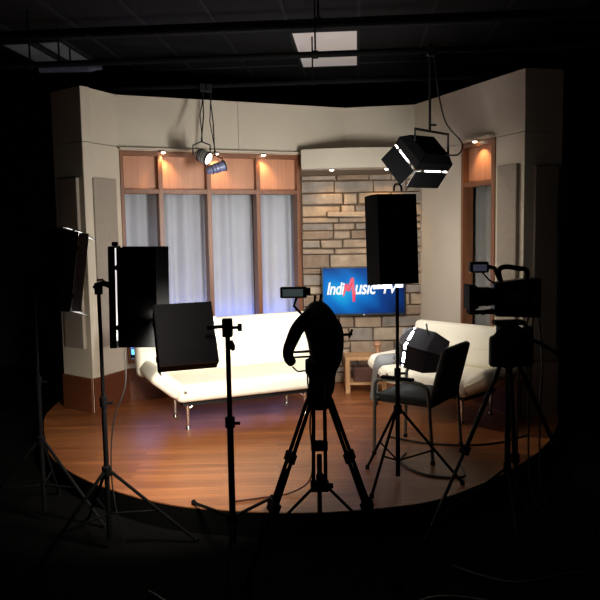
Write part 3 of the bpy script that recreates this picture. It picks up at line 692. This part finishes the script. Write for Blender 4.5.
# ------------------------------------------------------------------ centre camera on tripod
ty, tx = 3.42, .085
tp = thing('camera_tripod', 'black twin-tube camera tripod in the middle, standing in front of the stage', 'tripod', (tx, ty, 0))
apex = V((tx, ty, .935))
TW_ = lambda mb, n, m, par=tp: mb.build(n, m, par, world=True, smooth=True)
b = MB(); b.lathe(apex+V((0, 0, -.075)), (0, 0, 1), [(0, .045), (.02, .062), (.09, .062), (.11, .05), (.15, .05)], 18); TW_(b, 'crown', M['black'])
feet = [V((-.285, 3.30, 0)), V((.44, 3.30, 0)), V((tx, 3.74, 0))]
for F_ in feet:
    dr = (F_-apex); hd = V((dr.x, dr.y, 0)).normalized(); side = hd.cross(V((0, 0, 1)))
    top = apex + hd*.05 + V((0, 0, -.03)); v = F_-top
    lg = MB()
    for s in (-1, 1): lg.tube(top + side*(.027*s), top + v*.58 + side*(.032*s), .010, 10)
    lg = TW_(lg, 'leg', M['black'])
    b = MB(); b.path([top+v*.36, F_+V((0, 0, .03))], [.014, .012], 10); b.build('inner_tube', M['black'], lg, world=True, smooth=True)
    Rm = aim_matrix(v)
    b = MB(); b.box(top+v*.56, (.095, .055, .04), Rm, bev=.006); b.tube(top+v*.56+side*.04, top+v*.56+side*.07, .014, 10); b.build('leg_lock', M['black'], lg, world=True)
    b = MB(); b.box(top+v*.30, (.085, .05, .035), Rm, bev=.006); b.build('tube_bridge', M['black'], lg, world=True)
    b = MB(); b.lathe(F_, (0, 0, 1), [(0, .028), (.02, .03), (.045, .014)], 14); b.build('foot', M['black'], lg, world=True, smooth=True)
sp = V((tx, ty, .50))
b = MB(); b.lathe(sp+V((0, 0, -.03)), (0, 0, 1), [(0, .022), (.06, .022)], 12)
for F_ in feet:
    top = apex + (F_-apex)*.72; b.tube(sp, V((top.x, top.y, top.z)), .008, 8)
TW_(b, 'spreader', M['black'])
b = MB(); b.lathe(apex+V((0, 0, .075)), (0, 0, 1), [(0, .05), (.02, .058), (.09, .058), (.10, .042), (.14, .042)], 18); b.box(apex+V((0, 0, .13)), (.13, .12, .06), bev=.01); hd_ = TW_(b, 'fluid_head', M['black'])
b = MB(); b.path([apex+V((.03, -.02, .13)), apex+V((.035, -.14, .10)), apex+V((.03, -.26, .07))], .009, 8); b.lathe(apex+V((.03, -.26, .07)), V((-.02, -.5, -.1)), [(0, .014), (.1, .016), (.11, .01)], 10); b.build('pan_handle', M['black'], hd_, world=True, smooth=True)

cm = thing('video_camera', 'video camera under a black rain cover on the middle tripod, facing the set', 'video camera', (tx, ty, 1.235))
CAMPARTS = True
def skin(name, chains, parent, m, world=True):
    me = bpy.data.meshes.new(name); vs, es, rs = [], [], []
    for ch_ in chains:
        st_ = len(vs) if ch_[0][0] is not None else None
        prev = None
        for i, (p, rr) in enumerate(ch_):
            if p is None: prev = rr; continue      # (None, index) = start from an existing vertex
            vs.append(WM[parent.name].inverted() @ V(p)); rs.append(rr if isinstance(rr, tuple) else (rr, rr))
            if prev is not None: es.append((prev, len(vs)-1))
            prev = len(vs)-1
    me.from_pydata([tuple(v) for v in vs], es, []); me.materials.append(m)
    o = bpy.data.objects.new(name, me); COL.objects.link(o); o.parent = parent; WM[o.name] = WM[parent.name]
    sk = o.modifiers.new('skin', 'SKIN'); sk.use_smooth_shade = True
    for i, sv in enumerate(me.skin_vertices[0].data): sv.radius = rs[i]; sv.use_root = (i == 0)
    s2 = o.modifiers.new('sub', 'SUBSURF'); s2.levels = 2; s2.render_levels = 2
    return o
# draped cover: body dome, sleeve drooping to the left
X = tx
b = MB()
prof = [(1.018, 0.050, 0.060, 0.022), (1.089, 0.055, 0.070, 0.022), (1.151, 0.058, 0.080, 0.022), (1.179, 0.072, 0.100, 0.034), (1.231, 0.081, 0.130, 0.038), (1.302, 0.090, 0.160, 0.034), (1.374, 0.097, 0.170, 0.020), (1.421, 0.081, 0.160, 0.002), (1.459, 0.056, 0.120, 0.000), (1.488, 0.020, 0.050, 0.000)]
rings = []
for zc, rx, ry, ox in prof:
    ring = []
    for k in range(24):
        a = 2*PI*k/24; e = .78
        cx = math.copysign(abs(math.cos(a))**e, math.cos(a)); cy = math.copysign(abs(math.sin(a))**e, math.sin(a))
        wob = 1 + .035*math.sin(5*a+zc*30)
        ring.append(b.bm.verts.new((X+ox+rx*cx*wob, ty+ry*cy*wob, zc)))
    rings.append(ring)
for r0, r1 in zip(rings, rings[1:]):
    for k in range(24): b.face([r0[k], r0[(k+1) % 24], r1[(k+1) % 24], r1[k]])
b.face(rings[0][::-1]); b.face(rings[-1])
b.build('rain_cover', M['cover'], cm, world=True, smooth=True, subsurf=1)
skin('cover_sleeve', [[((X-0.030, ty-.09, 1.418), 0.050), ((X-0.048, ty-.09, 1.418), 0.045), ((X-0.099, ty-.09, 1.372), 0.036), ((X-0.127, ty-.09, 1.307), 0.032), ((X-0.150, ty-.09, 1.256), 0.030), ((X-0.141, ty-.09, 1.219), 0.028), ((X-0.115, ty-.09, 1.196), 0.024)]], cm, M['cover'])
b = MB(); b.path([(X-.13, ty-.09, 1.256), (X-.02, ty-.06, 1.256)], .006, 8); b.path([(X-.12, ty-.09, 1.232), (X-.02, ty-.06, 1.230)], .005, 8); b.build('zoom_grip', M['dark_metal'], cm, world=True, smooth=True)
b = MB(); b.path(catmull([(X-.125, ty-.1, 1.19), (X-.10, ty-.09, 1.165), (X-.06, ty-.07, 1.16), (X-.055, ty-.06, 1.10), (X-.04, ty-.05, 1.05)], 5), .004, 6); b.build('control_cable', M['cable'], cm, world=True, smooth=True)
vf = MB(); vf.box((X-.115, ty-.06, 1.535), (.125, .045, .052), bev=.007); vf.tube((X-.055, ty-.06, 1.538), (X-.035, ty-.06, 1.538), .018, 12); vf.box((X-.045, ty-.04, 1.538), (.02, .03, .03), bev=.004)
vfo = vf.build('viewfinder', M['black_gloss'], cm, world=True)
MB().box((X-.118, ty-.084, 1.535), (.095, .003, .034), bev=.001).build('viewfinder_screen', M['lcd'], vfo, world=True)
b = MB(); b.path([(X-.10, ty-.05, 1.51), (X-.115, ty-.05, 1.47), (X-.05, ty-.05, 1.40)], .006, 8); b.build('viewfinder_arm', M['black'], cm, world=True, smooth=True)
b = MB(); b.path([(X+.10, ty-.03, 1.325), (X+.16, ty-.04, 1.33)], .007, 8); b.tube((X+.145, ty-.04, 1.315), (X+.16, ty-.04, 1.352), .006, 8); b.build('side_lever', M['black'], cm, world=True, smooth=True)
b = MB(); b.tube((X-.015, ty, 1.48), (X-.012, ty, 1.515), .006, 8); b.tube((X+.01, ty, 1.48), (X+.018, ty, 1.52), .006, 8); b.build('microphone_mount', M['black'], cm, world=True)
cm.matrix_world = Matrix.Translation((tx, ty, 1.235-.105))

# ------------------------------------------------------------------ right camera on tripod
qx, qy = 1.167, 4.0
t2 = thing('camera_tripod', 'dark camera tripod at right with a bag slung under the camera', 'tripod', (qx, qy, 0))
apex = V((qx, qy, 1.0))
b = MB(); b.lathe(apex+V((0, 0, -.07)), (0, 0, 1), [(0, .035), (.02, .05), (.08, .05), (.10, .04), (.15, .035)], 16); b.build('crown', M['black'], t2, world=True, smooth=True)
feet = [V((.66, 3.77, 0)), V((1.62, 3.86, 0)), V((1.09, 3.48, 0))]
for i, F_ in enumerate(feet):
    top = apex + V((F_.x-qx, F_.y-qy, 0)).normalized()*.045 + V((0, 0, -.03)); v = F_-top
    lg = MB().path([top, top+v*.5], .013, 10).build('leg', M['dark_metal'] if i == 0 else M['black'], t2, world=True, smooth=True)
    MB().path([top+v*.48, F_+V((0, 0, .03))], .010, 10).build('inner_tube', M['dark_metal'] if i == 0 else M['black'], lg, world=True, smooth=True)
    MB().box(top+v*.49, (.045, .05, .04), aim_matrix(v), bev=.005).build('leg_lock', M['black'], lg, world=True)
    MB().lathe(F_, (0, 0, 1), [(0, .022), (.02, .024), (.04, .012)], 12).build('foot', M['black'], lg, world=True, smooth=True)
b = MB(); b.tube(apex+V((0, 0, -.05)), (qx, qy, .33), .016, 10); b.build('center_column', M['black'], t2, world=True, smooth=True)
b = MB(); b.lathe((qx, qy, .32), (0, 0, 1), [(0, .022), (.06, .022)], 12)
for F_ in feet: b.tube((qx, qy, .35), apex+(F_-apex)*.88, .008, 8)
b.build('spreader', M['black'], t2, world=True, smooth=True)
b = MB(); b.box(apex+V((0, 0, .12)), (.12, .10, .10), bev=.012); b.box(apex+V((0.0, 0, .185)), (.17, .08, .025), bev=.004); h2 = b.build('fluid_head', M['black'], t2, world=True)
b = MB(); b.path([apex+V((.06, -.02, .12)), apex+V((.18, -.08, .06)), apex+V((.30, -.14, -.02))], .010, 8); b.build('pan_handle', M['black'], h2, world=True, smooth=True)
# bag
bg = thing('equipment_bag', 'black equipment bag hung under the right video camera', 'bag', (qx-.03, qy-.085, .95))
MB().hexa([(-.10, -.03, 0), (.14, -.03, 0), (.14, .03, 0), (-.10, .03, 0), (-.10, -.028, .17), (.14, -.028, .23), (.14, .028, .23), (-.10, .028, .17)], bev=.018).build('pouch', M['cover'], bg, smooth=True)
MB().path(catmull([(-.08, 0, .165), (-.02, .02, .215), (.05, .03, .25), (.12, .0, .215)], 5), .008, 8).build('strap', M['cover'], bg, smooth=True)
c2 = thing('video_camera', 'dark video camera in side view at right, facing left on its tripod', 'video camera', (qx, qy, 1.262))
z0 = 1.262
def P2(mb, n, m, par=c2, sm=False): return mb.build(n, m, par, world=True, smooth=sm)
b = MB(); b.hexa([(qx-.09, qy-.055, z0+.012), (qx+.17, qy-.055, z0+.0), (qx+.17, qy+.055, z0+.0), (qx-.09, qy+.055, z0+.012), (qx-.09, qy-.05, z0+.20), (qx+.17, qy-.05, z0+.225), (qx+.17, qy+.05, z0+.225), (qx-.09, qy+.05, z0+.20)], bev=.015); bd = P2(b, 'body', M['black_gloss'])
b = MB(); b.box((qx+.03, qy-.058, z0+.12), (.10, .006, .07), bev=.002); b.tube((qx+.12, qy-.055, z0+.10), (qx+.12, qy-.066, z0+.10), .02, 14); b.build('control_panel', M['grey_panel'], bd, world=True)
b = MB(); b.lathe((qx-.088, qy, z0+.12), (-1, 0, 0), [(0, .048), (.03, .055), (.05, .052), (.09, .056), (.10, .070), (.135, .074)], 22); P2(b, 'lens_barrel', M['black_gloss'], sm=True)
b = MB(); b.hexa([(qx-.235, qy-.075, z0+.05), (qx-.18, qy-.06, z0+.06), (qx-.18, qy+.06, z0+.06), (qx-.235, qy+.075, z0+.05), (qx-.235, qy-.075, z0+.19), (qx-.18, qy-.06, z0+.18), (qx-.18, qy+.06, z0+.18), (qx-.235, qy+.075, z0+.19)], bev=.006); P2(b, 'matte_box', M['black'])
b = MB(); b.path([(qx-.20, qy-.03, z0+.035), (qx-.02, qy-.03, z0+.03)], .008, 8); b.path([(qx-.20, qy+.03, z0+.035), (qx-.02, qy+.03, z0+.03)], .008, 8); b.box((qx-.20, qy, z0+.035), (.05, .09, .02)); P2(b, 'support_rods', M['black'])
b = MB(); b.path(catmull([(qx-.04, qy, z0+.19), (qx-.055, qy, z0+.262), (qx-.02, qy, z0+.285), (qx+.05, qy, z0+.275), (qx+.10, qy, z0+.262), (qx+.10, qy, z0+.20)], 4), .014, 8); P2(b, 'carry_handle', M['black'], sm=True)
b = MB(); b.box((qx-.175, qy-.03, z0+.287), (.105, .055, .062), bev=.012); mo_ = P2(b, 'monitor', M['black_gloss'])
MB().box((qx-.175, qy-.0585, z0+.285), (.075, .003, .036), bev=.001).build('monitor_screen', M['lcd_blue'], mo_, world=True)
b = MB(); b.path([(qx-.13, qy-.02, z0+.29), (qx-.085, qy-.02, z0+.28), (qx-.045, qy-.01, z0+.195)], .012, 8); b.path([(qx-.155, qy-.02, z0+.26), (qx-.115, qy-.02, z0+.215), (qx-.06, qy-.02, z0+.18)], .005, 6); P2(b, 'monitor_arm', M['black'], sm=True)
b = MB(); b.lathe((qx-.10, qy-.065, z0+.05), (-1, 0, -.2), [(0, .012), (.07, .014)], 10); P2(b, 'focus_handle', M['black'], sm=True)
c2.matrix_world = Matrix.Translation((qx-.003, qy, 1.262-.05))

# ------------------------------------------------------------------ cables
def cable(name, label, pts, r_, m, n=8, group=None):
    o = MB().path(catmull(pts, n), r_, 6).build(name, m, smooth=True); return tag(o, label, 'cable', group)
cable('cable', 'dark red cable hanging from the middle camera and trailing over the front of the stage', [(.055, 3.42, .92), (.04, 3.62, .72), (.055, 3.9, .45), (.03, 4.12, .24), (-.10, 4.16, ST+.006), (-.26, 4.10, ST+.006), (-.42, 4.05, ST+.006)], .005, M['red_cable'])
cable('cable', 'black cable looping on the stage floor beside the boxy light bank stand', [(.72, 4.9, ST+.007), (.66, 4.72, ST+.007), (.74, 4.50, ST+.007), (.88, 4.40, ST+.007), (1.02, 4.42, ST+.007), (1.04, 4.62, ST+.007)], .007, M['cable'])
cable('cable', 'black cable running across the stage floor from the chair to the right wall', [(.66, 5.30, ST+.007), (.92, 5.12, ST+.007), (1.2, 5.06, ST+.007), (1.45, 5.12, ST+.007), (1.7, 5.3, ST+.007)], .007, M['cable'])
cable('cable', 'thin black cord hanging down from the tall barn door light at left', [(-.95, 3.84, 1.09), (-.955, 3.84, .9), (-1.02, 3.84, .72), (-1.045, 3.83, .52), (-1.03, 3.79, .30), (-.98, 3.78, .02)], .004, M['cable'])
cable('cable', 'thick black cables coiled on the studio floor in front of the middle tripod', [(-.75, 3.3, .009), (-.45, 3.05, .009), (-.1, 3.12, .009), (.3, 3.02, .009), (.62, 3.2, .009), (.95, 3.1, .009)], .009, M['cable'])
cable('cable', 'black cable on the studio floor by the right tripod feet', [(.75, 3.5, .009), (1.0, 3.32, .009), (1.35, 3.4, .009), (1.7, 3.3, .009)], .009, M['cable'])
for k, xx in enumerate((1.33, 1.40, 1.47)):
    o = cable('cable', ['thin black cord hanging behind the right tripod, leftmost of three', 'thin black cord hanging behind the right tripod, middle of three', 'thin black cord hanging behind the right tripod, rightmost of three'][k],
          [(1.30+.02*k, 4.04, 1.25), (xx-.01, 4.30, .9), (xx, 4.36, .5), (xx, 4.30, .10), (xx+.05, 4.2, .008)], .006, M['cable'], group='cords behind the right tripod')

# ------------------------------------------------------------------ render look
w = bpy.data.worlds.new('studio_dark'); S.world = w; w.use_nodes = True
w.node_tree.nodes['Background'].inputs['Color'].default_value = (1, 1, 1, 1); w.node_tree.nodes['Background'].inputs['Strength'].default_value = .002
S.view_settings.view_transform = 'Standard'; S.view_settings.look = 'None'; S.view_settings.exposure = 0; S.view_settings.gamma = 1; S.view_settings.use_curve_mapping = False
try:
    S.cycles.use_denoising = True; S.cycles.max_bounces = 8; S.cycles.diffuse_bounces = 5; S.cycles.sample_clamp_indirect = 4
except Exception: pass
